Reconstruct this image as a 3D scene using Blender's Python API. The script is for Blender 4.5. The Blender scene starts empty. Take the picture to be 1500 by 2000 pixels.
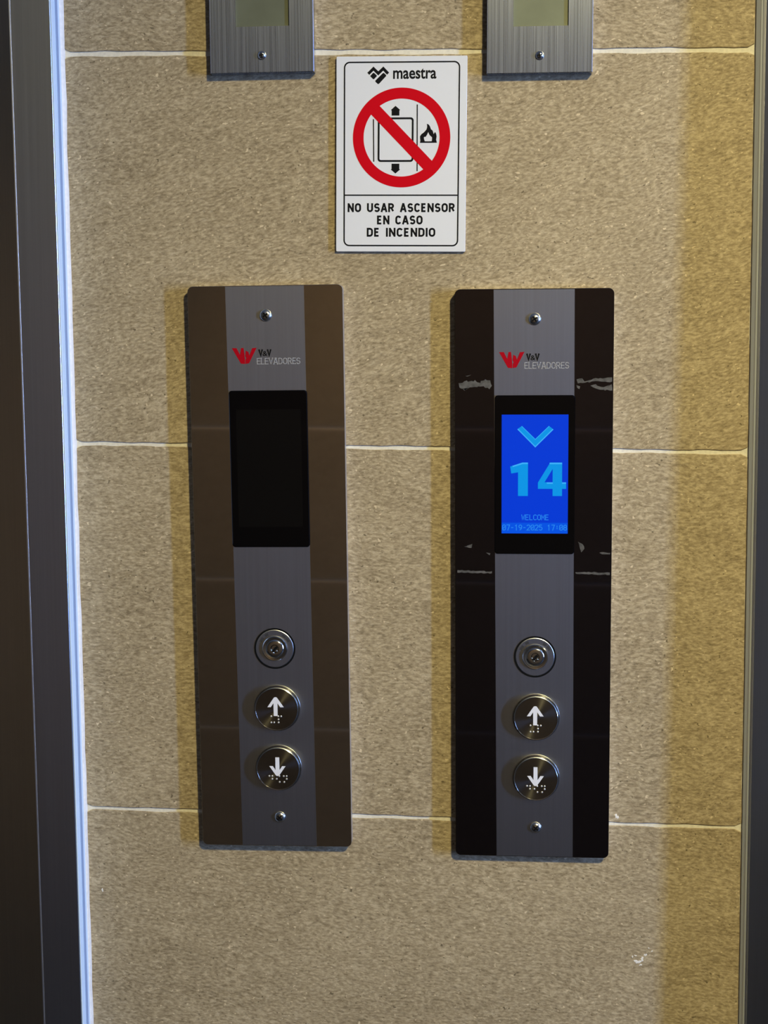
import bpy, bmesh, math, random
from mathutils import Vector, Matrix
random.seed(7)
C = bpy.context.scene.collection
scene = bpy.context.scene
S = 0.001
PI = math.pi

# ------------------------------------------------------------------ camera
CAM_D = 1.17
YAW, PITCH, ROLL = -0.0849877, 0.1207232, 0.0007699
cy, sy, cp, sp = math.cos(YAW), math.sin(YAW), math.cos(PITCH), math.sin(PITCH)
fwd = Vector((sy*cp, cy*cp, -sp)); rt = Vector((cy, -sy, 0)); up = rt.cross(fwd)
r2 = math.cos(ROLL)*rt + math.sin(ROLL)*up
u2 = -math.sin(ROLL)*rt + math.cos(ROLL)*up
cam = bpy.data.cameras.new('camera'); camo = bpy.data.objects.new('camera', cam); C.objects.link(camo)
M = Matrix.Identity(4)
for i in range(3):
    M[i][0], M[i][1], M[i][2] = r2[i], u2[i], -fwd[i]
M.translation = Vector((0, -CAM_D, 1.4))
camo.matrix_world = M
cam.sensor_fit = 'HORIZONTAL'; cam.sensor_width = 36; cam.lens = 72
cam.clip_start = 0.01
scene.camera = camo

# ------------------------------------------------------------------ light and exposure
vs = scene.view_settings
vs.view_transform = 'Standard'; vs.look = 'None'; vs.gamma = 1; vs.use_curve_mapping = False
vs.exposure = 0.0
w = bpy.data.worlds.new('world'); scene.world = w; w.use_nodes = True
w.node_tree.nodes['Background'].inputs[0].default_value = (0.55, 0.75, 1.0, 1)
w.node_tree.nodes['Background'].inputs[1].default_value = 0.2

ROOM_X0, ROOM_X1, ROOM_Y, ROOM_H = -2.3, 2.9, -2.6, 2.5
LAMP = Vector((0.69, -1.65, 2.38))
AIM = Vector((0.17, 0.0, 1.02))
sl = bpy.data.lights.new('spot_lamp', 'SPOT'); slo = bpy.data.objects.new('spot_lamp', sl); C.objects.link(slo)
sl.energy = 152; sl.color = (1.0, 0.87, 0.45); sl.spot_size = math.radians(62); sl.spot_blend = 1.0
sl.shadow_soft_size = 0.075
slo.location = LAMP
slo.rotation_euler = (AIM - LAMP).to_track_quat('-Z', 'Y').to_euler()
FILL_LAMP = Vector((0.25, -1.75, 2.38)); FILL_AIM = Vector((-0.3, ROOM_Y, 0.45))
s2 = bpy.data.lights.new('spot_lamp', 'SPOT'); s2o = bpy.data.objects.new('spot_lamp', s2); C.objects.link(s2o)  # added fill lamp, warms the opposite wall that the panels mirror
s2.energy = 84; s2.color = (1.0, 0.80, 0.42); s2.spot_size = math.radians(90); s2.spot_blend = 1.0; s2.shadow_soft_size = 0.05
s2o.location = FILL_LAMP; s2o.rotation_euler = (FILL_AIM - FILL_LAMP).to_track_quat('-Z', 'Y').to_euler()
WIN_Y0, WIN_Y1, WIN_Z0, WIN_Z1 = -1.50, -1.31, 0.75, 2.15
al = bpy.data.lights.new('daylight', 'AREA'); alo = bpy.data.objects.new('daylight', al); C.objects.link(alo)
al.shape = 'RECTANGLE'; al.size = WIN_Z1-WIN_Z0; al.size_y = WIN_Y1-WIN_Y0
al.energy = 168; al.color = (0.24, 0.42, 1.0)
alo.location = (ROOM_X1+0.10, (WIN_Y0+WIN_Y1)/2, (WIN_Z0+WIN_Z1)/2)
alo.rotation_euler = (0, PI/2, 0)

# ------------------------------------------------------------------ materials
def mat(name, col=(0.5, 0.5, 0.5), rough=0.5, metal=0.0, **k):
    m = bpy.data.materials.new(name); m.use_nodes = True
    b = m.node_tree.nodes['Principled BSDF']
    b.inputs['Base Color'].default_value = (*col, 1)
    b.inputs['Roughness'].default_value = rough
    b.inputs['Metallic'].default_value = metal
    for key, v in k.items():
        b.inputs[key.replace('_', ' ')].default_value = v
    return m
def nd(m, t, **k):
    n = m.node_tree.nodes.new(t)
    for a, v in k.items(): setattr(n, a, v)
    return n
def ln(m, a, b): m.node_tree.links.new(a, b)
def bsdf(m): return m.node_tree.nodes['Principled BSDF']
def mapped(m, scale, rot=(0, 0, 0), coord='Object'):
    tc = nd(m, 'ShaderNodeTexCoord'); mp = nd(m, 'ShaderNodeMapping')
    mp.inputs['Scale'].default_value = scale; mp.inputs['Rotation'].default_value = rot
    ln(m, tc.outputs[coord], mp.inputs['Vector']); return mp
def ramp(m, src, stops):
    r = nd(m, 'ShaderNodeValToRGB'); e = r.color_ramp.elements
    while len(e) < len(stops): e.new(0.5)
    for i, (p, c) in enumerate(stops):
        e[i].position = p; e[i].color = (*c, 1) if len(c) == 3 else c
    ln(m, src, r.inputs['Fac']); return r

def brushed(name, col, rough, aniso, streak=0.12, tint=None):
    """stainless steel with vertical brush lines"""
    m = mat(name, col, rough, 1.0)
    b = bsdf(m)
    mp = mapped(m, (900, 900, 5))
    n = nd(m, 'ShaderNodeTexNoise'); n.inputs['Scale'].default_value = 1.0; n.inputs['Detail'].default_value = 3
    ln(m, mp.outputs[0], n.inputs['Vector'])
    lo = tuple(c*(1-streak*2) for c in col); hi = tuple(min(1, c*(1+streak*2)) for c in col)
    r = ramp(m, n.outputs['Fac'], [(0.3, lo), (0.7, hi)])
    ln(m, r.outputs[0], b.inputs['Base Color'])
    mr = nd(m, 'ShaderNodeMapRange'); mr.inputs['To Min'].default_value = rough-0.4*streak; mr.inputs['To Max'].default_value = rough+0.4*streak
    mr.inputs['From Min'].default_value = 0.3; mr.inputs['From Max'].default_value = 0.7
    ln(m, n.outputs['Fac'], mr.inputs['Value']); ln(m, mr.outputs[0], b.inputs['Roughness'])
    b.inputs['Anisotropic'].default_value = aniso
    cx = nd(m, 'ShaderNodeCombineXYZ'); cx.inputs[0].default_value = 1.0
    ln(m, cx.outputs[0], b.inputs['Tangent'])
    return m

def stone(name, dark, mid, lite, grain=1.0, bump=0.35):
    m = mat(name, mid, 0.62); b = bsdf(m)
    geo = nd(m, 'ShaderNodeNewGeometry')
    tc = nd(m, 'ShaderNodeTexCoord')
    off = nd(m, 'ShaderNodeVectorMath', operation='MULTIPLY_ADD')   # every tile cut from another piece of stone
    cx = nd(m, 'ShaderNodeCombineXYZ')
    ln(m, geo.outputs['Random Per Island'], cx.inputs[0]); ln(m, geo.outputs['Random Per Island'], cx.inputs[1]); ln(m, geo.outputs['Random Per Island'], cx.inputs[2])
    ln(m, cx.outputs[0], off.inputs[0]); off.inputs[1].default_value = (17, 9, 23); ln(m, tc.outputs['Object'], off.inputs[2])
    # slant of the streaks differs from tile to tile
    ang = nd(m, 'ShaderNodeMapRange'); ang.inputs['To Min'].default_value = -0.32; ang.inputs['To Max'].default_value = 0.22
    ln(m, geo.outputs['Random Per Island'], ang.inputs['Value'])
    vr = nd(m, 'ShaderNodeVectorRotate', rotation_type='Y_AXIS')
    ln(m, off.outputs[0], vr.inputs['Vector']); ln(m, ang.outputs[0], vr.inputs['Angle'])
    # slow waviness
    wn = nd(m, 'ShaderNodeTexNoise'); wn.inputs['Scale'].default_value = 26; wn.inputs['Detail'].default_value = 2
    ln(m, vr.outputs[0], wn.inputs['Vector'])
    wv = nd(m, 'ShaderNodeVectorMath', operation='MULTIPLY_ADD'); ln(m, wn.outputs['Color'], wv.inputs[0])
    wv.inputs[1].default_value = (0.010, 0.010, 0.010); ln(m, vr.outputs[0], wv.inputs[2])
    def noise(scale, detail, rough=0.55):
        mp = nd(m, 'ShaderNodeMapping'); mp.inputs['Scale'].default_value = scale
        ln(m, wv.outputs[0], mp.inputs['Vector'])
        n = nd(m, 'ShaderNodeTexNoise'); n.inputs['Scale'].default_value = 1; n.inputs['Detail'].default_value = detail
        n.inputs['Roughness'].default_value = rough
        ln(m, mp.outputs[0], n.inputs['Vector']); return n.outputs['Fac']
    fine = noise((175*grain, 230, 430*grain), 4, 0.66)        # fibres of the stone
    med = noise((22, 30, 75), 3)                 # bands
    big = noise((5, 5, 9), 2)                     # clouds
    mix = nd(m, 'ShaderNodeMath', operation='MULTIPLY_ADD'); ln(m, fine, mix.inputs[0]); mix.inputs[1].default_value = 0.80
    m2 = nd(m, 'ShaderNodeMath', operation='MULTIPLY_ADD'); ln(m, med, m2.inputs[0]); m2.inputs[1].default_value = 0.13
    m3 = nd(m, 'ShaderNodeMath', operation='MULTIPLY'); ln(m, big, m3.inputs[0]); m3.inputs[1].default_value = 0.10
    ln(m, m3.outputs[0], m2.inputs[2]); ln(m, m2.outputs[0], mix.inputs[2])
    r = ramp(m, mix.outputs[0], [(0.365, dark), (0.515, mid), (0.665, lite)])
    # speckles: pale and dark grains
    def specks(scale, thr, seed):
        mp = nd(m, 'ShaderNodeMapping'); mp.inputs['Scale'].default_value = scale; mp.inputs['Location'].default_value = (seed, seed, seed)
        ln(m, wv.outputs[0], mp.inputs['Vector'])
        n = nd(m, 'ShaderNodeTexNoise'); n.inputs['Scale'].default_value = 1; n.inputs['Detail'].default_value = 1
        ln(m, mp.outputs[0], n.inputs['Vector'])
        mr = nd(m, 'ShaderNodeMapRange'); mr.inputs['From Min'].default_value = thr; mr.inputs['From Max'].default_value = thr+0.07
        ln(m, n.outputs['Fac'], mr.inputs['Value']); return mr.outputs[0]
    s1 = specks((290, 290, 420), 0.695, 3.1)
    s2 = specks((330, 330, 450), 0.705, 8.7)
    mx = nd(m, 'ShaderNodeMix', data_type='RGBA'); ln(m, s1, mx.inputs['Factor']); ln(m, r.outputs[0], mx.inputs['A'])
    mx.inputs['B'].default_value = (*(min(1, c*1.22) for c in lite), 1)
    my = nd(m, 'ShaderNodeMix', data_type='RGBA'); ln(m, s2, my.inputs['Factor']); ln(m, mx.outputs['Result'], my.inputs['A'])
    my.inputs['B'].default_value = (*(c*0.72 for c in dark), 1)
    ln(m, my.outputs['Result'], b.inputs['Base Color'])
    bp = nd(m, 'ShaderNodeBump'); bp.inputs['Strength'].default_value = bump; bp.inputs['Distance'].default_value = 0.0012
    ln(m, mix.outputs[0], bp.inputs['Height']); ln(m, bp.outputs[0], b.inputs['Normal'])
    b.inputs['Specular IOR Level'].default_value = 0.25
    return m

def plaster(name, col, rough=0.8, scale=400, amt=0.06):
    m = mat(name, col, rough); b = bsdf(m)
    mp = mapped(m, (scale, scale, scale)); n = nd(m, 'ShaderNodeTexNoise'); n.inputs['Scale'].default_value = 1
    ln(m, mp.outputs[0], n.inputs['Vector'])
    r = ramp(m, n.outputs['Fac'], [(0.3, tuple(c*(1-amt*2) for c in col)), (0.7, tuple(min(1, c*(1+amt)) for c in col))])
    ln(m, r.outputs[0], b.inputs['Base Color']); return m

def emit(name, col, s=1.0):
    m = mat(name, (0.0, 0.0, 0.0), 0.25); b = bsdf(m)
    b.inputs['Emission Color'].default_value = (*col, 1); b.inputs['Emission Strength'].default_value = s
    b.inputs['Specular IOR Level'].default_value = 0.3
    return m

M_TILE = stone('sand_stone_tile', (0.225, 0.169, 0.091), (0.390, 0.303, 0.175), (0.570, 0.460, 0.284), 1.4, 0.22)
M_GROUT = plaster('cream_grout', (0.80, 0.74, 0.58), 0.85, 500, 0.05)
M_TILE_FAR = stone('brown_stone_tile', (0.15, 0.10, 0.05), (0.19, 0.13, 0.066), (0.23, 0.16, 0.085), bump=0.1)
M_GROUT_FAR = plaster('far_grout', (0.52, 0.37, 0.20))
M_SEAL = plaster('white_sealant', (0.88, 0.83, 0.72), 0.5, 300, 0.04)
M_WALL = plaster('wall_paint', (0.42, 0.37, 0.29))
M_CEIL = plaster('ceiling_paint', (0.50, 0.46, 0.38))
M_FLOOR = stone('dark_floor_stone', (0.030, 0.024, 0.015), (0.045, 0.036, 0.024), (0.06, 0.05, 0.035), bump=0.1)
M_JAMB = brushed('brushed_jamb_steel', (0.62, 0.62, 0.62), 0.30, 0.6, 0.015)
M_JAMB_SIDE = mat('film_covered_jamb_edge', (0.70, 0.84, 0.92), 0.45)
M_JAMB_GROOVE = mat('jamb_edge_groove', (0.30, 0.40, 0.56), 0.5)
M_LEAF = brushed('brushed_door_steel', (0.78, 0.72, 0.60), 0.30, 0.6, 0.015)
M_EDGE = brushed('bright_steel_edge', (0.95, 0.94, 0.90), 0.40, 0.5, 0.01)
M_STRIP = brushed('brushed_steel', (0.57, 0.575, 0.55), 0.32, 0.65, 0.015)
M_INDIC = brushed('brushed_indicator_steel', (0.40, 0.43, 0.53), 0.28, 0.72, 0.07)
M_MIRROR = mat('bronze_mirror_steel', (0.50, 0.47, 0.42), 0.03, 1.0)
M_MIRROR2 = mat('mirror_steel_dark_reflection', (0.075, 0.073, 0.095), 0.03, 1.0)  # dark reflection of a figure opposite, put into the steel's colour
M_SIDE = mat('satin_steel_side', (0.62, 0.62, 0.64), 0.4, 0.9)
M_BLACK = mat('black_glass', (0.0015, 0.0015, 0.002), 0.05, Specular_IOR_Level=0.25)
M_LCD_OFF = mat('unlit_lcd', (0.0030, 0.0030, 0.0032), 0.08, Specular_IOR_Level=0.3)
M_LCD_GREEN = plaster('grey_green_lcd', (0.145, 0.152, 0.095), 0.35, 60, 0.05)
M_LCD_GREEN2 = plaster('pale_green_lcd', (0.21, 0.22, 0.125), 0.35, 60, 0.05)
M_CHROME = mat('polished_steel', (0.62, 0.61, 0.58), 0.14, 1.0)
M_SCREW = mat('nickel_screw', (0.72, 0.70, 0.66), 0.2, 1.0)
M_DARK = mat('black_rubber', (0.004, 0.004, 0.004), 0.7, Specular_IOR_Level=0.1)
M_MARK = mat('dark_engraving', (0.03, 0.03, 0.033), 0.6)
M_WHITE = mat('white_inlay', (0.86, 0.86, 0.90), 0.45)
M_DOT = mat('bright_braille_steel', (0.82, 0.80, 0.76), 0.35, 0.6)
M_RED = mat('red_enamel', (0.40, 0.002, 0.010), 0.6, Specular_IOR_Level=0.06)
M_LOGOGREY = mat('grey_lettering', (0.36, 0.36, 0.37), 0.55)
M_INK = mat('black_print', (0.006, 0.006, 0.007), 0.6, Specular_IOR_Level=0.1)
M_BOARD = mat('white_board', (0.78, 0.78, 0.78), 0.55, Specular_IOR_Level=0.15)
M_SIGNRED = mat('red_print', (0.62, 0.002, 0.010), 0.6, Specular_IOR_Level=0.06)
M_FILM = plaster('torn_protective_film', (0.10, 0.095, 0.088), 0.5, 300, 0.25)
M_SCREEN = emit('blue_screen', (0.0, 0.042, 0.66))
M_SCREEN_LOW = emit('blue_screen_date_band', (0.0, 0.085, 0.76))
M_CYAN = emit('cyan_screen_symbol', (0.002, 0.30, 0.78))
M_CYAN_HI = emit('light_cyan_screen_edge', (0.045, 0.42, 0.95))
M_CYAN_TXT = emit('pale_blue_screen_text', (0.02, 0.24, 0.84))
M_LIP = mat('satin_grey_lip', (0.55, 0.57, 0.58), 0.5, 0.3)

def turned_steel():
    m = mat('turned_steel', (0.30, 0.285, 0.25), 0.2, 1.0); b = bsdf(m)
    b.inputs['Anisotropic'].default_value = 0.93; b.inputs['Anisotropic Rotation'].default_value = 0.25
    t = nd(m, 'ShaderNodeTangent', direction_type='RADIAL', axis='Y'); ln(m, t.outputs[0], b.inputs['Tangent'])
    return m
M_TURNED = turned_steel()

# ------------------------------------------------------------------ mesh helpers.  Local frame in mm: u right, v up, d out of the wall
def P(u, v, d): return Vector((u*S, -d*S, v*S))
def loft(bm, loops, cap0=True, cap1=True, mi=0):
    rings = [[bm.verts.new(p) for p in lp] for lp in loops]
    n = len(rings[0]); fs = []
    for a, b in zip(rings, rings[1:]):
        for i in range(n):
            fs.append(bm.faces.new((a[i], a[(i+1) % n], b[(i+1) % n], b[i])))
    if cap0: fs.append(bm.faces.new(list(reversed(rings[0]))))
    if cap1: fs.append(bm.faces.new(rings[-1]))
    for f in fs: f.material_index = mi
    return fs
def prism(bm, pts, d0, d1, mi=0):
    a = sum(pts[i][0]*pts[(i+1) % len(pts)][1]-pts[(i+1) % len(pts)][0]*pts[i][1] for i in range(len(pts)))
    if a < 0: pts = pts[::-1]
    return loft(bm, [[P(u, v, d0) for u, v in pts], [P(u, v, d1) for u, v in pts]], mi=mi)
def rrect(cx, cy, w, h, r, n=6):
    o = []
    for (sx, sy2, a0) in ((1, 1, 0), (-1, 1, 90), (-1, -1, 180), (1, -1, 270)):
        for k in range(n+1):
            a = math.radians(a0+90*k/n)
            o.append((cx+sx*(w/2-r)+r*math.cos(a), cy+sy2*(h/2-r)+r*math.sin(a)))
    return o
def ring_prism(bm, outer, inner, d0, d1):
    loft(bm, [[P(u, v, d0) for u, v in outer], [P(u, v, d1) for u, v in outer],
              [P(u, v, d1) for u, v in inner], [P(u, v, d0) for u, v in inner], [P(u, v, d0) for u, v in outer]], False, False)
    bmesh.ops.remove_doubles(bm, verts=bm.verts, dist=1e-7)
def circ(cx, cy, r, n=64, a0=0): return [(cx+r*math.cos(a0+2*PI*i/n), cy+r*math.sin(a0+2*PI*i/n)) for i in range(n)]
def lathe(bm, cx, cy, prof, n=64, cap0=True, cap1=True):
    return loft(bm, [[P(u, v, d) for u, v in circ(cx, cy, r, n)] for r, d in prof], cap0, cap1)
STEP = [0]
def stroke(bm, pts, wd, d0, d1, closed=False, cap='flat'):
    """one thick poly-line, mitred"""
    q = [Vector(p) for p in pts]; pts = [p for i, p in enumerate(q) if i == 0 or (p-q[i-1]).length > 1e-4]; n = len(pts)
    L, R = [], []
    for i in range(n):
        if closed or 0 < i < n-1:
            a = (pts[i]-pts[i-1]).normalized(); b = (pts[(i+1) % n]-pts[i]).normalized()
        elif i == 0: a = b = (pts[1]-pts[0]).normalized()
        else: a = b = (pts[-1]-pts[-2]).normalized()
        na = Vector((-a.y, a.x)); nb = Vector((-b.y, b.x)); mdir = (na+nb)
        if mdir.length < 1e-6: mdir = na
        mdir.normalize(); k = min(2.2, 1/max(0.3, mdir.dot(na)))
        L.append(pts[i]+mdir*k*wd/2); R.append(pts[i]-mdir*k*wd/2)
    idx = range(n if closed else n-1)
    for i in idx:
        j = (i+1) % n
        STEP[0] = (STEP[0]+1) % 7          # overlapping strokes never share a plane
        prism(bm, [tuple(R[i]), tuple(R[j]), tuple(L[j]), tuple(L[i])], d0, d1+STEP[0]*0.003)
    if cap == 'round' and not closed:
        for p in (pts[0], pts[-1]): prism(bm, circ(p.x, p.y, wd/2, 16), d0, d1)
def obj(name, bm, m, parent=None, smooth=False, loc=None):
    me = bpy.data.meshes.new(name)
    bmesh.ops.recalc_face_normals(bm, faces=bm.faces)
    bm.to_mesh(me); bm.free()
    for mm in (m if isinstance(m, (list, tuple)) else [m]): me.materials.append(mm)
    if smooth:
        me.set_sharp_from_angle(angle=math.radians(38)) if hasattr(me, 'set_sharp_from_angle') else None
        for p in me.polygons: p.use_smooth = True
    o = bpy.data.objects.new(name, me); C.objects.link(o)
    if parent: o.parent = parent
    if loc: o.location = loc
    return o
def thing(name, label, cat, x, z, rot_deg, group=None, y=0.0):
    o = bpy.data.objects.new(name, None); C.objects.link(o)
    o.empty_display_size = 0.02
    o.location = (x, y, z); o.rotation_euler = (0, -math.radians(rot_deg), 0)
    o['label'] = label; o['category'] = cat
    if group: o['group'] = group
    return o
def struct(o, label=None):
    o['kind'] = 'structure'
    if label: o['label'] = label
    return o
def box(bm, x0, x1, y0, y1, z0, z1, mi=0):
    v = [bm.verts.new((x, y, z)) for x in (x0, x1) for y in (y0, y1) for z in (z0, z1)]
    for f in ((0, 1, 3, 2), (4, 6, 7, 5), (0, 4, 5, 1), (2, 3, 7, 6), (0, 2, 6, 4), (1, 5, 7, 3)):
        bm.faces.new([v[i] for i in f]).material_index = mi

# lettering -------------------------------------------------------------
def arc(cx, cy, rx, ry, a0, a1, n=8):
    return [(cx+rx*math.cos(math.radians(a0+(a1-a0)*k/n)), cy+ry*math.sin(math.radians(a0+(a1-a0)*k/n))) for k in range(n+1)]
def G_round(w, t):   # a DIN style O, open sides straight
    return arc(w/2, 1-w/2, w/2, w/2, 0, 180)+arc(w/2, w/2, w/2, w/2, 180, 360)
GL = {
 'N': (0.62, [[(0, 0), (0, 1)], [(0.02, 1), (0.60, 0)], [(0.62, 0), (0.62, 1)]]),
 'O': (0.62, ['O']),
 'U': (0.60, [[(0, 1), (0, .30)]+arc(.30, .30, .30, .30, 180, 360)+[(.60, 1)]]),
 'S': (0.56, [arc(.29, .74, .27, .26, 25, 180, 8)+arc(.28, .74, .27, .25, 185, 255, 4)+arc(.28, .26, .28, .26, 75, 0, 5)+arc(.28, .26, .28, .26, -5, -155, 8)]),
 'A': (0.64, [[(0, 0), (.285, 1.0)], [(.355, 1.0), (.64, 0)], [(.22, 1.0), (.42, 1.0)], [(.12, .27), (.52, .27)]]),
 'R': (0.58, [[(0, 0), (0, 1), (.30, 1)]+arc(.30, .74, .26, .26, 80, -80, 8)+[(.30, .48), (0, .48)], [(.30, .48), (.58, 0)]]),
 'C': (0.58, [arc(.29, .71, .29, .29, 20, 180)+arc(.29, .29, .29, .29, 180, 340)]),
 'E': (0.48, [[(.48, 1), (0, 1), (0, 0), (.48, 0)], [(0, .52), (.42, .52)]]),
 'D': (0.58, [[(0, 0), (0, 1), (.27, 1)]+arc(.27, .69, .31, .31, 90, 0, 6)+arc(.27, .31, .31, .31, 0, -90, 6)+[(0, 0)]]),
 'I': (0.0, [[(0, 0), (0, 1)]]),
 'L': (0.46, [[(0, 1), (0, 0), (.46, 0)]]),
 'V': (0.60, [[(0, 1), (.30, 0), (.60, 1)]]),
 'W': (0.52, [[(0, 1), (.12, 0), (.26, .75), (.40, 0), (.52, 1)]]),
 'M': (0.52, [[(0, 0), (0, 1), (.26, .35), (.52, 1), (.52, 0)]]),
 '0': (0.48, ['O', [(.12, .3), (.36, .7)]]),
 '1': (0.48, [[(.08, .78), (.26, 1), (.26, 0)]]),
 '2': (0.48, [arc(.24, .74, .24, .26, 170, -30, 8)+[(0, 0), (.48, 0)]]),
 '5': (0.48, [[(.44, 1), (.05, 1), (.03, .58), (.24, .63)]+arc(.22, .31, .25, .31, 70, -150, 8)]),
 '7': (0.48, [[(0, 1), (.48, 1), (.20, 0)]]),
 '8': (0.48, [arc(.24, .75, .21, .24, 0, 360, 12), arc(.24, .26, .24, .26, 0, 360, 12)]),
 '9': (0.48, [arc(.24, .70, .23, .29, 0, 360, 12), [(.47, .70), (.40, .25), (.12, 0)]]),
 '-': (0.48, [[(.06, .48), (.42, .48)]]),
 ':': (0.20, [[(.10, .30), (.10, .42)], [(.10, .68), (.10, .80)]]),
 ' ': (0.30, []),
}
def letters(bm, text, u0, u1, v0, h, wt, d0, d1, gap=0.30, serif=0, mono=None):
    """stroke lettering fitted between u0 and u1; wt = stroke thickness in mm"""
    gp = gap
    tot = sum((mono if mono else GL[c][0]) for c in text)+gp*(len(text)-1)
    hh = h-wt; kx = (u1-u0-wt)/tot; x = u0+wt/2
    for c in text:
        w, ss = GL[c]
        ws = min(1.0, mono/w) if mono and w > 0 else 1.0
        off = (mono-w*ws)/2 if mono else 0
        for s in ss:
            if s == 'O': s = G_round(w, 0); cl = True
            else: cl = False
            q = [(x+(a*ws+off)*kx, v0+wt/2+b*hh) for a, b in s]
            if cl or len(q) > 3 and (Vector(q[0])-Vector(q[-1])).length < 1e-4:
                if (Vector(q[0])-Vector(q[-1])).length < 1e-4: q = q[:-1]
                stroke(bm, q, wt, d0, d1, closed=True)
            else:
                # flat ends reach the cap line
                ext = []
                for i, p in enumerate(q):
                    if i in (0, len(q)-1) and len(q) > 1:
                        o2 = q[1] if i == 0 else q[-2]; dv = (Vector(p)-Vector(o2))
                        if abs(dv.x) < 0.35*abs(dv.y): p = tuple(Vector(p)+dv.normalized()*wt/2)
                    ext.append(p)
                stroke(bm, ext, wt, d0, d1)
                if serif:
                    for i in (0, -1):
                        stroke(bm, [(ext[i][0]-serif, ext[i][1]), (ext[i][0]+serif, ext[i][1])], wt*0.7, d0, d1)
        x += ((mono if mono else w)+gp)*kx
def font_mesh(bm, text, u0, u1, v0, v1, d0, d1, bold=0.0):
    cu = bpy.data.curves.new('lettering', 'FONT'); cu.body = text; cu.size = 1; cu.offset = bold; cu.extrude = 0.5
    cu.resolution_u = 4
    o = bpy.data.objects.new('lettering', cu); C.objects.link(o)
    dg = bpy.context.evaluated_depsgraph_get(); me = o.evaluated_get(dg).to_mesh()
    xs = [v.co.x for v in me.vertices]; ys = [v.co.y for v in me.vertices]
    x0, x1, y0, y1 = min(xs), max(xs), min(ys), max(ys)
    vs_ = [bm.verts.new(P(u0+(v.co.x-x0)/(x1-x0)*(u1-u0), v0+(v.co.y-y0)/(y1-y0)*(v1-v0), d0 if v.co.z < 0 else d1)) for v in me.vertices]
    for p in me.polygons:
        try: bm.faces.new([vs_[i] for i in p.vertices])
        except ValueError: pass
    bpy.data.objects.remove(o); bpy.data.curves.remove(cu)

# ------------------------------------------------------------------ the setting
# stone tiled wall between the two lift doors; joints and edges as they run in the place
def lerp(a, b, t): return a+(b-a)*t
def left_x(z): return -0.3430+(1.6433-z)*0.00618
def right_x(z): return 0.1704+(1.6348-z)*0.01206
JOINTS = [(2.1895, 2.185), (1.8965, 1.892), (1.6038, 1.5998), (1.3087, 1.3055), (1.0159, 1.0143), (0.722, 0.721), (0.428, 0.428), (0.134, 0.134)]
JX0, JX1 = -0.342, 0.172
def joint_z(k, x): a, b = JOINTS[k]; return a+(b-a)*(x-JX0)/(JX1-JX0)
bm = bmesh.new()
WX0, WX1 = -0.352, 0.20
box(bm, WX0, WX1, 0.0012, 0.10, 0.0, ROOM_H, 1)
def wob(i, seed): return 0.00022*math.sin(i*0.9+seed)+0.0002*math.sin(i*0.37+seed*2.1)+random.uniform(-.00016, .00016)
GAP = [0.0017]*8
GAP[2] = 0.0019; GAP[3] = 0.0015; GAP[4] = 0.0015
for k in range(len(JOINTS)+1):
    n = 110
    def zt(x): return ROOM_H if k == 0 else joint_z(k-1, x)-GAP[k-1]
    def zb(x): return 0.0 if k == len(JOINTS) else joint_z(k, x)+GAP[k]
    xl = lambda z: left_x(z)+0.0002; xr = lambda z: min(right_x(z), WX1-0.001)
    poly = []
    zl0, zl1 = zb(-0.34), zt(-0.34); rr = 0.0025
    for i in range(n+1):     # bottom edge, left to right
        t = i/n; x = lerp(xl(zl0), xr(zl0), t); e = min(t, 1-t)*(xr(zl0)-xl(zl0)); c = max(0, rr-e)
        poly.append((x, zb(x)+wob(i, k)+(c*c/rr)*0.8))
    m_ = 40
    for i in range(1, m_): z = lerp(zl0, zl1, i/m_); poly.append((xr(z)+wob(i, k+3)*0.8, z))
    for i in range(n, -1, -1):
        t = i/n; x = lerp(xl(zl1), xr(zl1), t); e = min(t, 1-t)*(xr(zl1)-xl(zl1)); c = max(0, rr-e)
        poly.append((x, zt(x)+wob(i, k+7)-(c*c/rr)*0.8))
    for i in range(m_-1, 0, -1): z = lerp(zl0, zl1, i/m_); poly.append((xl(z)+abs(wob(i, k+5))*1.0, z))
    loops = [[Vector((x, y, z)) for x, z in poly] for y in (0.0025, 0.0003)]
    cx_ = sum(p[0] for p in poly)/len(poly); cz_ = sum(p[1] for p in poly)/len(poly)
    loops.append([Vector((x+(0.0004 if x < cx_ else -0.0004), 0.0, z+(0.0004 if z < cz_ else -0.0004))) for x, z in poly])
    loft(bm, loops, True, True, 0)
wall = struct(obj('wall_back', bm, [M_TILE, M_GROUT]), 'brown stone tiled wall with cream horizontal joints between the two lift doors')
# smears of plaster left on the tiles
def blob(bm, u, v, r, seed, asp=1.0, n=18, d=0.25):
    rd = random.Random(seed); ph = [rd.uniform(0, 6.28) for _ in range(4)]
    pts = []
    for i in range(n):
        a = 2*PI*i/n; q = r*(1+0.35*math.sin(2*a+ph[0])+0.25*math.sin(3*a+ph[1])+0.15*math.sin(5*a+ph[2]))
        pts.append((u+q*math.cos(a)*asp, v+q*math.sin(a)))
    loft(bm, [[P(x, y, 0) for x, y in pts], [P(x, y, d*0.7) for x, y in pts], [P(u+(x-u)*.7, v+(y-v)*.7, d) for x, y in pts]])
bm = bmesh.new()
for (du, dv, r, a) in ((-2, -3.5, 2.2, 1.3), (1.5, -1.2, 1.9, .9), (4, 2.2, 1.5, .9), (-6, .5, .9, 1), (9, 5.5, .8, 1), (-3.6, 1.4, .8, 1.3), (6.5, 8, .7, 1), (0.5, -6, 1.0, 1.2)):
    blob(bm, 102.7+du, 906.9-1400+dv, r*0.75, int(r*100+du), a)
blob(bm, -327.5, 947.9-1400, 1.1, 5, .7)
blob(bm, 82.6-0.3, 1018.6-1400+2.2, 1.8, 9, .7)
o = obj('plaster_smear', bm, M_SEAL, wall); o.location = (0, 0, 1.4); o['label'] = 'white plaster smears'

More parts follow.
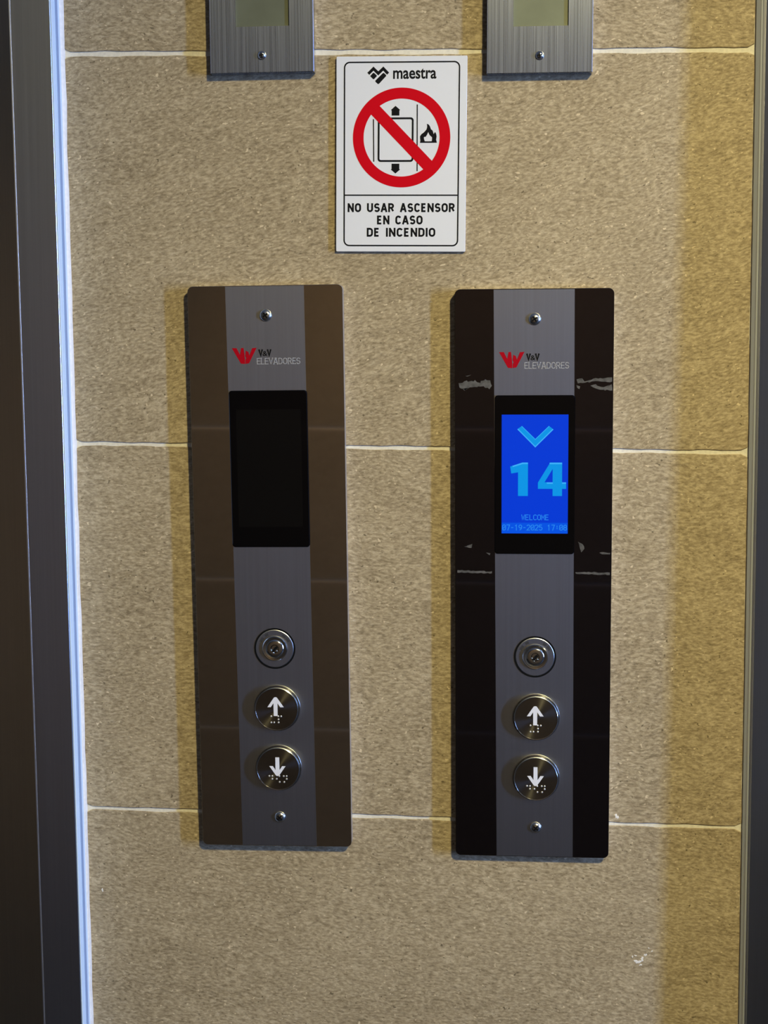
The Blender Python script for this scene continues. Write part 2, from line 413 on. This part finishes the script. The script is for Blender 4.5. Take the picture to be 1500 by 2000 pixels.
def tapered(name, p0, p1, w, depth_front, depth_back, m, parent=None, z0=0.0, z1=None, r=0.0015):
    """upright bar leaning as in the place: p0/p1 = (x,z) of one edge; w>0 grows to the right"""
    z1 = z1 or ROOM_H-0.3
    def xe(z): return p0[0]+(p1[0]-p0[0])*(z-p0[1])/(p1[1]-p0[1])
    bm = bmesh.new(); loops = []
    for z in (z0, z1):
        x = xe(z); xa, xb = min(x, x+w), max(x, x+w)
        loops.append([Vector((xa, depth_back, z)), Vector((xb, depth_back, z)), Vector((xb, -depth_front+r, z)), Vector((xb-r, -depth_front, z)), Vector((xa+r, -depth_front, z)), Vector((xa, -depth_front+r, z))])
    loft(bm, loops)
    return obj(name, bm, m, parent)
# left lift door: steel jamb with a pale film-covered inner edge, sealed to the wall with white sealant
LJ0, LJ1 = (-0.3458, 1.6385), (-0.3401, 0.8451)
t1 = struct(tapered('trim_1', LJ0, LJ1, -0.0300, 0.024, 0.12, M_JAMB, r=0.0003), 'brushed steel jamb of the left lift door')
tapered('jamb_edge', (LJ0[0]+0.0001, LJ0[1]), (LJ1[0]+0.0001, LJ1[1]), 0.0010, 0.0235, 0.0, M_JAMB_SIDE, t1, r=0.0002)['label'] = 'pale blue jamb edge'
tapered('jamb_groove', (LJ0[0]+0.0003, LJ0[1]), (LJ1[0]+0.0003, LJ1[1]), 0.0012, 0.0150, -0.0095, M_JAMB_GROOVE, t1, r=0.0001)['label'] = 'darker groove line'
tapered('outer_edge', (LJ0[0]-0.0300, LJ0[1]), (LJ1[0]-0.0300, LJ1[1]), -0.0011, 0.0240, 0.10, M_EDGE, t1, r=0.00005)['label'] = 'thin bright outer edge'
bm = bmesh.new()
nn = 120; loops = []
for i in range(nn+1):
    z = 0.02+(2.18-0.02)*i/nn
    x0 = LJ0[0]+(LJ1[0]-LJ0[0])*(z-LJ0[1])/(LJ1[1]-LJ0[1])+0.0009
    x1 = left_x(z)+0.0007+0.00035*math.sin(i*1.7)+random.uniform(-.0002, .0003)
    loops.append([Vector((x0, 0.001, z)), Vector((x1, 0.001, z)), Vector((x1-0.0002, -0.0006, z)), Vector((x0+0.0008, -0.0032, z)), Vector((x0, -0.0036, z))])
loft(bm, loops)
struct(obj('trim_3', bm, M_SEAL, smooth=True), 'white sealant bead between left jamb and tiles')
bm = bmesh.new()
box(bm, -1.30, -0.3720, 0.095, 0.12, 0.0, 2.2); box(bm, -1.30, -0.372, 0.060, 0.0949, 0.0, 0.004)
d1 = struct(obj('door_1', bm, M_LEAF), 'dark brushed steel leaf of the left lift door')
# right lift door
RJ0, RJ1 = (0.1737, 1.6299), (0.1816, 0.8665)
def upright(name, prof, m, parent=None, z0=0.0, z1=2.18):
    """upright profile following the leaning right edge of the tiles; prof = (offset from tile edge, y)"""
    bm = bmesh.new()
    loft(bm, [[Vector((right_x(z)+o_*(1.0+0.25*(z-1.25)), y_, z)) for o_, y_ in prof] for z in (z0, z1)])
    return obj(name, bm, m, parent)
t2 = struct(upright('trim_2', [(0.0055, 0.0), (0.0056, -0.0050), (0.0062, -0.0056), (0.062, -0.0585), (0.12, -0.0585), (0.12, 0.0)], M_JAMB), 'splayed brushed steel surround of the right lift door')
upright('edge_lip', [(0.0008, 0.0), (0.0009, -0.0012), (0.0036, -0.0042), (0.0054, -0.0050), (0.0054, 0.0)], M_LIP, t2)['label'] = 'grey lip along the tiles'
upright('surround_edge', [(0.0050, -0.0048), (0.0050, -0.0054), (0.0062, -0.0060), (0.0062, -0.0054)], M_EDGE, t2)['label'] = 'thin bright corner edge'
bm = bmesh.new(); box(bm, 0.372, 1.30, 0.095, 0.12, 0.0, 2.2)
struct(obj('door_2', bm, M_LEAF), 'dark brushed steel leaf of the right lift door')
# remaining shell
bm = bmesh.new()
box(bm, ROOM_X0, -1.30, 0.0, 0.13, 0, ROOM_H); box(bm, 1.30, ROOM_X1, 0.0, 0.13, 0, ROOM_H)
box(bm, -1.2999, WX0-0.0001, 0.0, 0.13, 2.2, ROOM_H); box(bm, WX1+0.0001, 1.2999, 0.0, 0.13, 2.2, ROOM_H)
struct(obj('wall_rear', bm, M_TILE_FAR), 'plain tiled wall around the lift doors')
bm = bmesh.new(); box(bm, ROOM_X0-.1, ROOM_X1+.1, ROOM_Y-.1, 0.22, -0.10, -0.0005); struct(obj('floor', bm, M_FLOOR), 'dark stone floor')
bm = bmesh.new(); box(bm, ROOM_X0-.1, ROOM_X1+.1, ROOM_Y-.1, 0.22, ROOM_H+.0005, ROOM_H+.1); struct(obj('ceiling', bm, M_CEIL), 'pale plaster ceiling')
bm = bmesh.new(); box(bm, ROOM_X0-.1, ROOM_X0-.001, ROOM_Y, 0.13, 0, ROOM_H); struct(obj('wall_left', bm, M_TILE_FAR), 'brown tiled wall left of the lifts')
bm = bmesh.new()
box(bm, ROOM_X1, ROOM_X1+.12, ROOM_Y, WIN_Y0, 0, ROOM_H); box(bm, ROOM_X1, ROOM_X1+.12, WIN_Y1, 0.13, 0, ROOM_H)
box(bm, ROOM_X1, ROOM_X1+.12, WIN_Y0, WIN_Y1, 0, WIN_Z0); box(bm, ROOM_X1, ROOM_X1+.12, WIN_Y0, WIN_Y1, WIN_Z1, ROOM_H)
struct(obj('wall_right', bm, M_WALL), 'painted wall with a narrow window right of the lifts')
bm = bmesh.new()
e = 0.002; f_ = 0.02
for (a, b_, c_, d_) in ((WIN_Y0-f_, WIN_Y0+e, WIN_Z0-f_, WIN_Z1+f_), (WIN_Y1-e, WIN_Y1+f_, WIN_Z0-f_, WIN_Z1+f_), (WIN_Y0+e, WIN_Y1-e, WIN_Z0-f_, WIN_Z0+e), (WIN_Y0+e, WIN_Y1-e, WIN_Z1-e, WIN_Z1+f_)):
    box(bm, ROOM_X1-0.02, ROOM_X1-0.0005, a, b_, c_, d_)
struct(obj('window_1', bm, M_SIDE), 'narrow window letting in daylight from the right')
# opposite wall, seen only mirrored in the panels
bm = bmesh.new(); box(bm, ROOM_X0, ROOM_X1, ROOM_Y-.1, ROOM_Y-0.003, 0, ROOM_H, 1)
FJ = [0.0, 0.39, 0.77, 1.15, 1.53, 1.91, 2.29, ROOM_H]
for a, b_ in zip(FJ, FJ[1:]):
    box(bm, ROOM_X0, ROOM_X1, ROOM_Y-0.004, ROOM_Y, a+0.004, b_-0.004, 0)
struct(obj('wall_front', bm, [M_TILE_FAR, M_GROUT_FAR]), 'brown tiled wall opposite the lifts')
# the ceiling spotlight, and an added one that only fills the opposite wall
def make_spot(name, label, lamp, aim):
    sf = bpy.data.objects.new(name, None); C.objects.link(sf)
    sf.location = (lamp.x, lamp.y, ROOM_H); sf['label'] = label; sf['category'] = 'lamp'; sf['group'] = 'ceiling spotlights'
    dirv = (aim-lamp).normalized(); q = Vector((0, 0, 1)).rotation_difference(-dirv)
    bm = bmesh.new(); bmesh.ops.create_cone(bm, cap_ends=True, segments=32, radius1=0.03, radius2=0.03, depth=0.02, matrix=Matrix.Translation((0, 0, -0.011)))
    obj('ceiling_mount', bm, M_INK, sf)
    bm = bmesh.new()
    ct = Vector((0, 0, lamp.z-ROOM_H))-dirv*0.14
    bmesh.ops.create_cone(bm, cap_ends=True, segments=32, radius1=0.085, radius2=0.06, depth=0.10, matrix=Matrix.Translation(ct) @ q.to_matrix().to_4x4())
    obj('lamp_head', bm, M_INK, sf)
make_spot('ceiling_spotlight', 'small black ceiling spotlight aimed at the lift buttons', LAMP, AIM)
make_spot('fill_spotlight', 'added fill spotlight brightening the unseen wall opposite the lifts', FILL_LAMP, FILL_AIM)

# ------------------------------------------------------------------ parts shared by the fittings
def make_screw(parent, u, v, d, r=4.4, rot=20):
    bm = bmesh.new()
    lathe(bm, u, v, [(r, d), (r, d+0.5), (r*.93, d+1.0), (r*.78, d+1.6), (r*.55, d+2.1), (r*.3, d+2.35), (r*.12, d+2.4)], 32)
    s = obj('screw', bm, M_SCREW, parent, smooth=True)
    bm = bmesh.new(); a = math.radians(rot)
    for k in range(2):
        ca, sa = math.cos(a+k*PI/2), math.sin(a+k*PI/2); l, t = r*.52, r*.13
        prism(bm, [(u+ca*x-sa*y, v+sa*x+ca*y) for x, y in ((-l, -t), (l, -t), (l, t), (-l, t))], d+1.9, d+2.42+0.02*k)
    obj('cross_recess', bm, M_DARK, s)
    return s

# ------------------------------------------------------------------ call panels
PW, PH, PD = 118.5, 438.0, 9.0
def strip_poly(v_top, v_bot):
    def xl(v): return -30.1+(219-v)/438*2.8
    def xr(v): return 30.0+(219-v)/438*1.6
    return [(xl(v_bot), v_bot), (xr(v_bot), v_bot), (xr(v_top), v_top), (xl(v_top), v_top)]
def braille(parent, u, v, d, dots):
    bm = bmesh.new()
    for x, y in dots:
        lathe(bm, u+x, v+y, [(0.78, d), (0.66, d+0.35), (0.3, d+0.55)], 10)
    o = obj('braille', bm, M_DOT, parent, smooth=True); o['label'] = 'raised bright braille dots'
    return o
PX = 0.409
def make_button(parent, u, v, up):
    bm = bmesh.new()
    lathe(bm, u, v, [(18.3, PD+.3), (18.3, PD+1.0), (18.1, PD+1.35), (17.8, PD+1.4), (17.5, PD+1.2), (17.3, PD+.7), (17.0, PD+.6), (16.95, PD+4.9), (16.85, PD+5.25), (16.6, PD+5.4), (16.35, PD+5.35), (16.2, PD+5.1)], 96, True, False)
    b = obj('call_button', bm, M_CHROME, parent, smooth=True); b['label'] = 'round call button with white up arrow' if up else 'round call button with white down arrow'
    bm = bmesh.new(); lathe(bm, u, v, [(16.25, PD+4.4), (16.25, PD+5.1)], 96)
    obj('button_face', bm, M_TURNED, b)
    d = PD+5.1
    k = 0.0327
    A = [(-40, -14), (-22, 0), (22, 0), (40, -14), (195, -240), (112, -240), (48, -140), (46, -455), (-46, -455), (-48, -140), (-112, -240), (-195, -240)]
    bm = bmesh.new()
    if up: pts = [(u-0.6+x*k, v+9.6+y*k) for x, y in A]
    else: pts = [(u-0.3+x*k, v-5.4-y*k) for x, y in A]
    prism(bm, pts, d, d+0.25)
    obj('arrow', bm, M_WHITE, b)['label'] = 'white up arrow' if up else 'white down arrow'
    if up: D = [(520, 885), (690, 885), (760, 885), (695, 960), (520, 1035), (590, 1035), (695, 1035)]; c0 = (650, 655)
    else: D = [(465, 845), (535, 845), (705, 845), (810, 845), (880, 845), (535, 915), (640, 915), (880, 915), (710, 990), (820, 990)]; c0 = (675, 615)
    braille(b, u, v, d, [((x-c0[0])*.0327, -(y-c0[1])*.0327+2.0) for x, y in D])
    return b
def make_panel(name, label, x, z, rot, mirror, lit):
    t = thing(name, label, 'elevator call panel', x, z, rot, 'call panels between the lift doors')
    bm = bmesh.new()
    def L(ins, d, r): return [P(u, v, d) for u, v in rrect(0, 0, PW-2*ins, PH-2*ins, r)]
    fs = loft(bm, [L(0.3, 0, 3.9), L(0, 0.6, 4.2), L(0, PD-.25, 4.2), L(0.12, PD-.06, 4.1), L(0.3, PD, 4.0)])
    for f in fs[:2*28]: f.material_index = 1
    o = obj('face_plate', bm, [mirror, M_SIDE], t); o['label'] = 'polished bronze plate' if not lit else 'polished plate with a dark reflection in its colour'
    bm = bmesh.new(); prism(bm, strip_poly(218.4, -218.4), PD, PD+.45)
    obj('center_strip', bm, M_STRIP, t)['label'] = 'brushed steel center strip'
    # display
    bm = bmesh.new()
    def B(ins, d): return [P(u, v, d) for u, v in rrect(0.9, 79.6, 60.2-2*ins, 120.4-2*ins, 2.4)]
    loft(bm, [B(0, PD+.3), B(0, PD+1.3), B(.5, PD+1.7)])
    sc = obj('display_bezel', bm, M_BLACK, t); sc['label'] = 'black glass display bezel'
    d = PD+1.7
    bm = bmesh.new(); prism(bm, [(-23.9, 35.2), (26.0, 35.2), (26.0, 125.3), (-23.9, 125.3)], d, d+.05)
    lcd = obj('screen', bm, M_SCREEN if lit else M_LCD_OFF, sc); lcd['label'] = 'lit blue screen' if lit else 'dark switched off screen'
    if lit:
        d += .05
        bm = bmesh.new(); prism(bm, [(-23.8, 35.3), (25.9, 35.3), (25.9, 43.4), (-23.8, 43.4)], d, d+.03); obj('date_band', bm, M_SCREEN_LOW, sc)
        bm = bmesh.new()
        prism(bm, [(-11.9, 114.5), (-8.7, 116.8), (1.3, 107.0), (11.4, 116.8), (14.6, 114.3), (1.3, 100.5)], d, d+.04)
        a = obj('direction_arrow', bm, M_CYAN, sc); a['label'] = 'cyan down chevron'
        bm = bmesh.new(); stroke(bm, [(-11.9, 114.5), (1.3, 101.1), (14.6, 114.3)], 0.8, d+.04, d+.06); stroke(bm, [(-9.0, 116.6), (1.3, 106.6), (11.7, 116.6)], .35, d+.04, d+.06)
        obj('chevron_edge', bm, M_CYAN_HI, sc)
        # the figures 14
        q = .0945
        def fx(x, y): return (-17.5+(x-540)*.0918, 89.2-(y-570)*.0907)
        bm = bmesh.new()
        prism(bm, [fx(*p) for p in ((605, 850), (605, 652), (549, 662), (540, 604), (640, 570), (686, 570), (686, 850))], d, d+.04)
        four = [(888, 850), (888, 790), (768, 790), (768, 738), (868, 570), (965, 570), (965, 735), (998, 735), (998, 790), (965, 790), (965, 850)]
        hole = [(888, 735), (888, 622), (820, 735)]
        # the four as three pieces around its counter
        prism(bm, [fx(*p) for p in ((888, 850), (888, 570), (965, 570), (965, 850))], d, d+.04)
        prism(bm, [fx(*p) for p in ((768, 790), (768, 738), (868, 570), (888.5, 570), (888.5, 622), (822, 735), (888.5, 735), (888.5, 790))], d, d+.04)
        prism(bm, [fx(*p) for p in ((964.5, 790), (964.5, 735), (998, 735), (998, 790))], d, d+.04)
        n = obj('floor_number', bm, M_CYAN, sc); n['label'] = 'cyan floor number 14'
        bm = bmesh.new()
        for seg in (((560, 603), (642, 577), (686, 577)), ((862, 578), (965, 578)), ((840, 742), (890, 742)), ((965, 742), (998, 742))):
            stroke(bm, [fx(*p) for p in seg], 1.1, d+.04, d+.06)
        obj('number_edge', bm, M_CYAN_HI, sc)
        bm = bmesh.new(); letters(bm, 'WELCOME', -9.0, 11.8, 45.4, 4.3, .52, d, d+.04, gap=.16, mono=.50); obj('greeting_text', bm, M_CYAN_TXT, sc)
        bm = bmesh.new(); letters(bm, '07-19-2025 17:08', -23.5, 25.6, 37.5, 4.5, .58, d+.03, d+.06, gap=.14, mono=.50); obj('date_text', bm, M_CYAN_TXT, sc)
    # maker's mark
    d = PD+.45
    bm = bmesh.new()
    def lx(x, y): return (-26.0+(x-97)*.0523, 172.2-(y-150)*.0523)
    prism(bm, [lx(*p) for p in ((97, 152), (165, 152), (214, 250), (232, 152), (268, 150), (279, 236), (286, 320), (286, 382), (225, 378))], d, d+.08)
    prism(bm, [lx(*p) for p in ((292, 382), (292, 325), (306, 300), (290, 268), (300, 190), (338, 210), (352, 262), (395, 155), (460, 150), (345, 372))], d, d+.08)
    lg = obj('maker_mark', bm, M_RED, t); lg['label'] = 'red winged letter mark with lettering'
    bm = bmesh.new(); stroke(bm, [(-5.2, 170.9), (-3.95, 166.2), (-2.7, 170.9)], 1.25, d, d+.08); stroke(bm, [(1.3, 170.9), (2.55, 166.2), (3.8, 170.9)], 1.25, d, d+.08); font_mesh(bm, '&', -2.5, 1.2, 165.8, 169.6, d, d+.08, 0.015); obj('black_lettering', bm, M_INK, lg)
    bm = bmesh.new(); letters(bm, 'ELEVADORES', -7.0, 26.2, 159.6, 4.8, .50, d, d+.08, gap=.24, serif=.55); obj('grey_lettering', bm, M_LOGOGREY, lg)
    # key switch
    ku, kv = 1.8, -60.3
    bm = bmesh.new(); ring_prism(bm, circ(ku, kv, 16.1, 96), circ(ku, kv, 14.8, 96), PD+.3, PD+.75)
    ks = obj('key_switch', bm, M_DARK, t, smooth=True); ks['label'] = 'key switch with black seal ring'
    bm = bmesh.new(); lathe(bm, ku, kv, [(14.8, PD+.3), (14.8, PD+.8), (14.4, PD+1.0)], 96); obj('switch_plate', bm, M_STRIP, ks)
    bm = bmesh.new()
    for a0, a1 in ((113, 126), (136, 155), (26, 42), (46, 60)):
        stroke(bm, arc(ku, kv, 12.3, 12.3, a0, a1, 6), 1.9, PD+1.0, PD+1.04)
    obj('switch_marking', bm, M_MARK, ks)['label'] = 'dark curved marking'
    bm = bmesh.new(); lathe(bm, ku+.2, kv+.2, [(9.9, PD+.9), (9.8, PD+2.0), (9.2, PD+2.6), (8.6, PD+2.5), (8.2, PD+1.9), (7.4, PD+1.7), (6.6, PD+2.6), (5.6, PD+3.0), (3.2, PD+2.9), (2.6, PD+2.2)], 64)
    obj('lock_cylinder', bm, M_CHROME, ks, smooth=True)
    bm = bmesh.new(); stroke(bm, [(ku-1.0, kv-1.9), (ku+.6, kv+.5), (ku+2.2, kv+1.4)], 1.7, PD+2.2, PD+3.2); obj('keyhole', bm, M_DARK, ks)
    bm = bmesh.new()
    for x, y in ((-2.4, -.8), (1.8, -1.4), (-.8, -2.9)): lathe(bm, ku+x, kv+y, [(.85, PD+2.8), (.7, PD+3.2), (.3, PD+3.5)], 12)
    obj('lock_pin', bm, M_SCREW, ks, smooth=True)
    make_button(t, 2.7, -107.5, True); make_button(t, 2.85, -155.3, False)
    make_screw(t, .45, 196.5, PD+.45, 4.6, 35); make_screw(t, 3.0, -195.3, PD+.45, 4.4, 50)
    return t
pl = make_panel('elevator_call_panel', 'left call panel with bronze mirror sides and a dark switched off screen', -0.1866, 1.2112, 0.82, M_MIRROR, False)
pr = make_panel('elevator_call_panel.001', 'right call panel with mirror sides painted with a dark reflection and a lit blue screen showing 14', 0.0150, 1.2085, 0.47, M_MIRROR2, True)
# rags of protective film still sticking to the right panel
def rag(pts, seed, d=PD, jit=.7, step=1.6):
    rd = random.Random(seed); out = []
    for (a, b_) in zip(pts, pts[1:]+pts[:1]):
        l = math.hypot(b_[0]-a[0], b_[1]-a[1]); n = max(1, int(l/step))
        for k in range(n):
            out.append((lerp(a[0], b_[0], k/n)+rd.uniform(-jit, jit), lerp(a[1], b_[1], k/n)+rd.uniform(-jit, jit)))
    out = [(max(-58.4, min(58.4, x)), y) for x, y in out]
    bm = bmesh.new(); prism(bm, out, d, d+.12)
    obj('film_remnant', bm, M_FILM, pr)['label'] = 'pale torn film remnant'
rag([(-55.9, 148.5), (-52, 150.5), (-44, 151.0), (-42, 149), (-36, 152), (-32.5, 151), (-31, 147), (-33, 145), (-40, 146.5), (-48, 145.5), (-51, 144), (-56, 145.5)], 1)
rag([(-54, 144.8), (-49, 145.4), (-52, 143.6)], 2, jit=.3)
rag([(-51.5, 154.2), (-47, 155.2), (-50, 153.9)], 2, jit=.2)
rag([(32.0, 151.4), (36, 152.6), (38, 150), (46, 152.2), (58.3, 152.6), (58.3, 149.4), (48, 150.0), (38, 149), (33, 148.8)], 3, jit=.4)
rag([(32.0, 147.5), (34.6, 146.5), (34.4, 144.2), (32, 145.0)], 4, jit=.4)
rag([(42, 146.5), (46, 147.4), (50, 145.6), (58.2, 147.4), (58.2, 143.4), (50, 143.2), (44, 145.0)], 5, jit=.5)
rag([(-52.5, 24.5), (-46, 26.5), (-46.5, 23.5)], 6, jit=.4); rag([(-35.5, 20.5), (-32.5, 20.0), (-33, 18.2)], 7, jit=.4)
rag([(34, 28.5), (37.8, 27), (38.6, 23.5), (36.6, 20.5), (35.4, 25)], 8, jit=.3); rag([(50, 20.6), (54, 20.9), (58.2, 20.3), (58.2, 19.2), (52, 19.6)], 9, jit=.3)
rag([(-57.5, 6.6), (-44, 6.0), (-31, 5.6), (-31, 4.2), (-44, 4.4), (-57.5, 4.8)], 10, jit=.35); rag([(32, 5.4), (44, 5.6), (58, 5.2), (58, 3.4), (44, 3.9), (32, 4.2)], 11, jit=.35)

# ------------------------------------------------------------------ floor indicators above, cut by the frame
def make_indicator(name, label, x, z, rot, w, lcd):
    t = thing(name, label, 'floor indicator', x, z, rot, 'floor indicators above the call panels')
    v0, v1, d = -26.0, 124.0, 9.0
    wu0, wu1, wv0, wv1 = -19.3, 20.8, 7.4, 90.0
    bm = bmesh.new()
    o4 = [(-w/2, v0), (w/2, v0), (w/2, v1), (-w/2, v1)]; i4 = [(wu0, wv0), (wu1, wv0), (wu1, wv1), (wu0, wv1)]
    O = lambda q, e, dd: [P(u+(e if u < 0 else -e), v+(e if v < 40 else -e), dd) for u, v in q]
    loft(bm, [O(o4, .2, 0), O(o4, 0, .4), O(o4, 0, d-.4), O(o4, .4, d), [P(u, v, d) for u, v in i4], [P(u, v, d-2.2) for u, v in i4]], True, False)
    obj('face_plate', bm, M_INDIC, t)
    bm = bmesh.new(); prism(bm, [(wu0-1, wv0-1), (wu1+1, wv0-1), (wu1+1, wv1+1), (wu0-1, wv1+1)], d-3.4, d-1.6)
    obj('display_window', bm, lcd, t)['label'] = 'unlit grey green display'
    make_screw(t, 0, -13.5, d, 3.2, 10); make_screw(t, 0, 108, d, 3.2, 40)
    return t
make_indicator('floor_indicator', 'left steel floor indicator with a dim grey green display, above the dark screened panel', -0.1903, 1.6127, 0.5, 77.7, M_LCD_GREEN)
make_indicator('floor_indicator.001', 'right steel floor indicator with a paler green display, above the lit panel', 0.0150, 1.6098, 0.2, 77.0, M_LCD_GREEN2)

# ------------------------------------------------------------------ the warning sign
sg = thing('safety_sign', 'white sign with red no symbol forbidding lift use in fire', 'sign', -0.0869, 1.5268, -0.3)
SD = 3.0
bm = bmesh.new(); loft(bm, [[P(u, v, d) for u, v in rrect(0, 0, 97.3-2*i, 143.0-2*i, .8, 3)] for i, d in ((0, 0), (0, SD-.2), (.2, SD))])
obj('board', bm, M_BOARD, sg)
a0, a1 = SD, SD+.05
bm = bmesh.new()
ring_prism(bm, rrect(.2, .05, 86.0+.5, 134.8+.5, 4.4), rrect(.2, .05, 86.0-1.6, 134.8-1.6, 3.4), a0, a1)
stroke(bm, [(-42.4, -29.8), (42.9, -29.9)], 1.0, a0, a1)
obj('border_line', bm, M_INK, sg)
bm = bmesh.new()
def mk(x, y): return (-25.62+(x-372)*.069, 63.78-(y-172)*.069)
stroke(bm, [mk(*p) for p in ((384, 244), (440, 190), (492, 240), (546, 190), (598, 244))], 2.15, a0, a1)
prism(bm, [mk(*p) for p in ((404, 268), (436, 234), (446, 234), (476, 262), (476, 270), (446, 300), (436, 300))], a0, a1)
prism(bm, [mk(*p) for p in ((538, 241), (550, 234), (576, 257), (578, 268), (500, 350), (488, 352), (461, 328), (460, 316))], a0, a1)
em = obj('company_mark', bm, M_INK, sg)
bm = bmesh.new(); font_mesh(bm, 'maestra', -6.3, 25.9, 54.9, 62.6, a0, a1, 0.022); obj('company_name', bm, M_INK, em)
# pictogram of the lift
bm = bmesh.new()
prism(bm, [(-7.2, 28.4), (-1.4, 28.4), (-1.4, 32.2), (-.75, 32.4), (-4.3, 35.5), (-7.85, 32.4), (-7.2, 32.2)], a0, a1)
prism(bm, [(-7.0, -6.7), (-1.2, -6.7), (-1.2, -10.6), (-.55, -10.9), (-4.1, -13.9), (-7.65, -10.9), (-7.0, -10.6)], a0, a1)
ring_prism(bm, rrect(-4.12, 10.85, 26.8, 32.5, 2.2), rrect(-4.12, 10.85, 24.0, 29.7, 1.1), a0, a1)
stroke(bm, [(-20.8, 25.9), (-20.4, -5.2)], .85, a0, a1); stroke(bm, [(11.85, 36.4), (12.15, -12.2)], .85, a0, a1)
pg = obj('lift_pictogram', bm, M_INK, sg)
bm = bmesh.new()
def fr(x, y): return (14.14+(x-265)*.01525, 22.3-(y-285)*.01458)
outer = [(265, 1235), (265, 1195), (282, 1130), (265, 1000), (265, 900), (330, 800), (450, 710), (530, 620), (580, 560), (605, 450), (605, 360), (590, 288), (660, 305), (720, 365), (760, 450), (795, 560), (850, 590), (890, 660), (915, 745), (930, 800), (960, 740), (985, 700), (1020, 720), (1060, 820), (1075, 920), (1060, 1020), (1050, 1080), (1085, 1190), (1085, 1235), (670.2, 1235), (670.2, 1158), (835, 1155), (850, 1060), (850, 955), (760, 880), (705, 800), (665, 695), (630, 770), (595, 850), (540, 935), (490, 932), (452, 960), (465, 1060), (500, 1155), (670, 1158), (670, 1235)]
prism(bm, [fr(*p) for p in outer], a0, a1)
obj('flame', bm, M_INK, pg)
# red no symbol
bm = bmesh.new()
ring_prism(bm, circ(.3, 12.3, 36.4, 128), circ(.3, 12.3, 28.4, 128), a0, a1+.05)
cs = math.cos(math.radians(-45.6)); sn = math.sin(math.radians(-45.6)); hw = 4.45; ll = 30.0
prism(bm, [(.3+cs*x-sn*y, 12.3+sn*x+cs*y) for x, y in ((-ll, -hw), (ll, -hw), (ll, hw), (-ll, hw))], a0+.02, a1+.04)
obj('prohibition_symbol', bm, M_SIGNRED, sg)
for txt, l, r_, b_ in (('NO USAR ASCENSOR', -39.9, 40.6, -42.3), ('EN CASO', -17.7, 16.6, -51.4), ('DE INCENDIO', -25.4, 26.2, -60.5)):
    bm = bmesh.new(); letters(bm, txt, l, r_, b_, 6.6, 1.40, a0, a1, gap=.40); obj('text_line', bm, M_INK, sg)
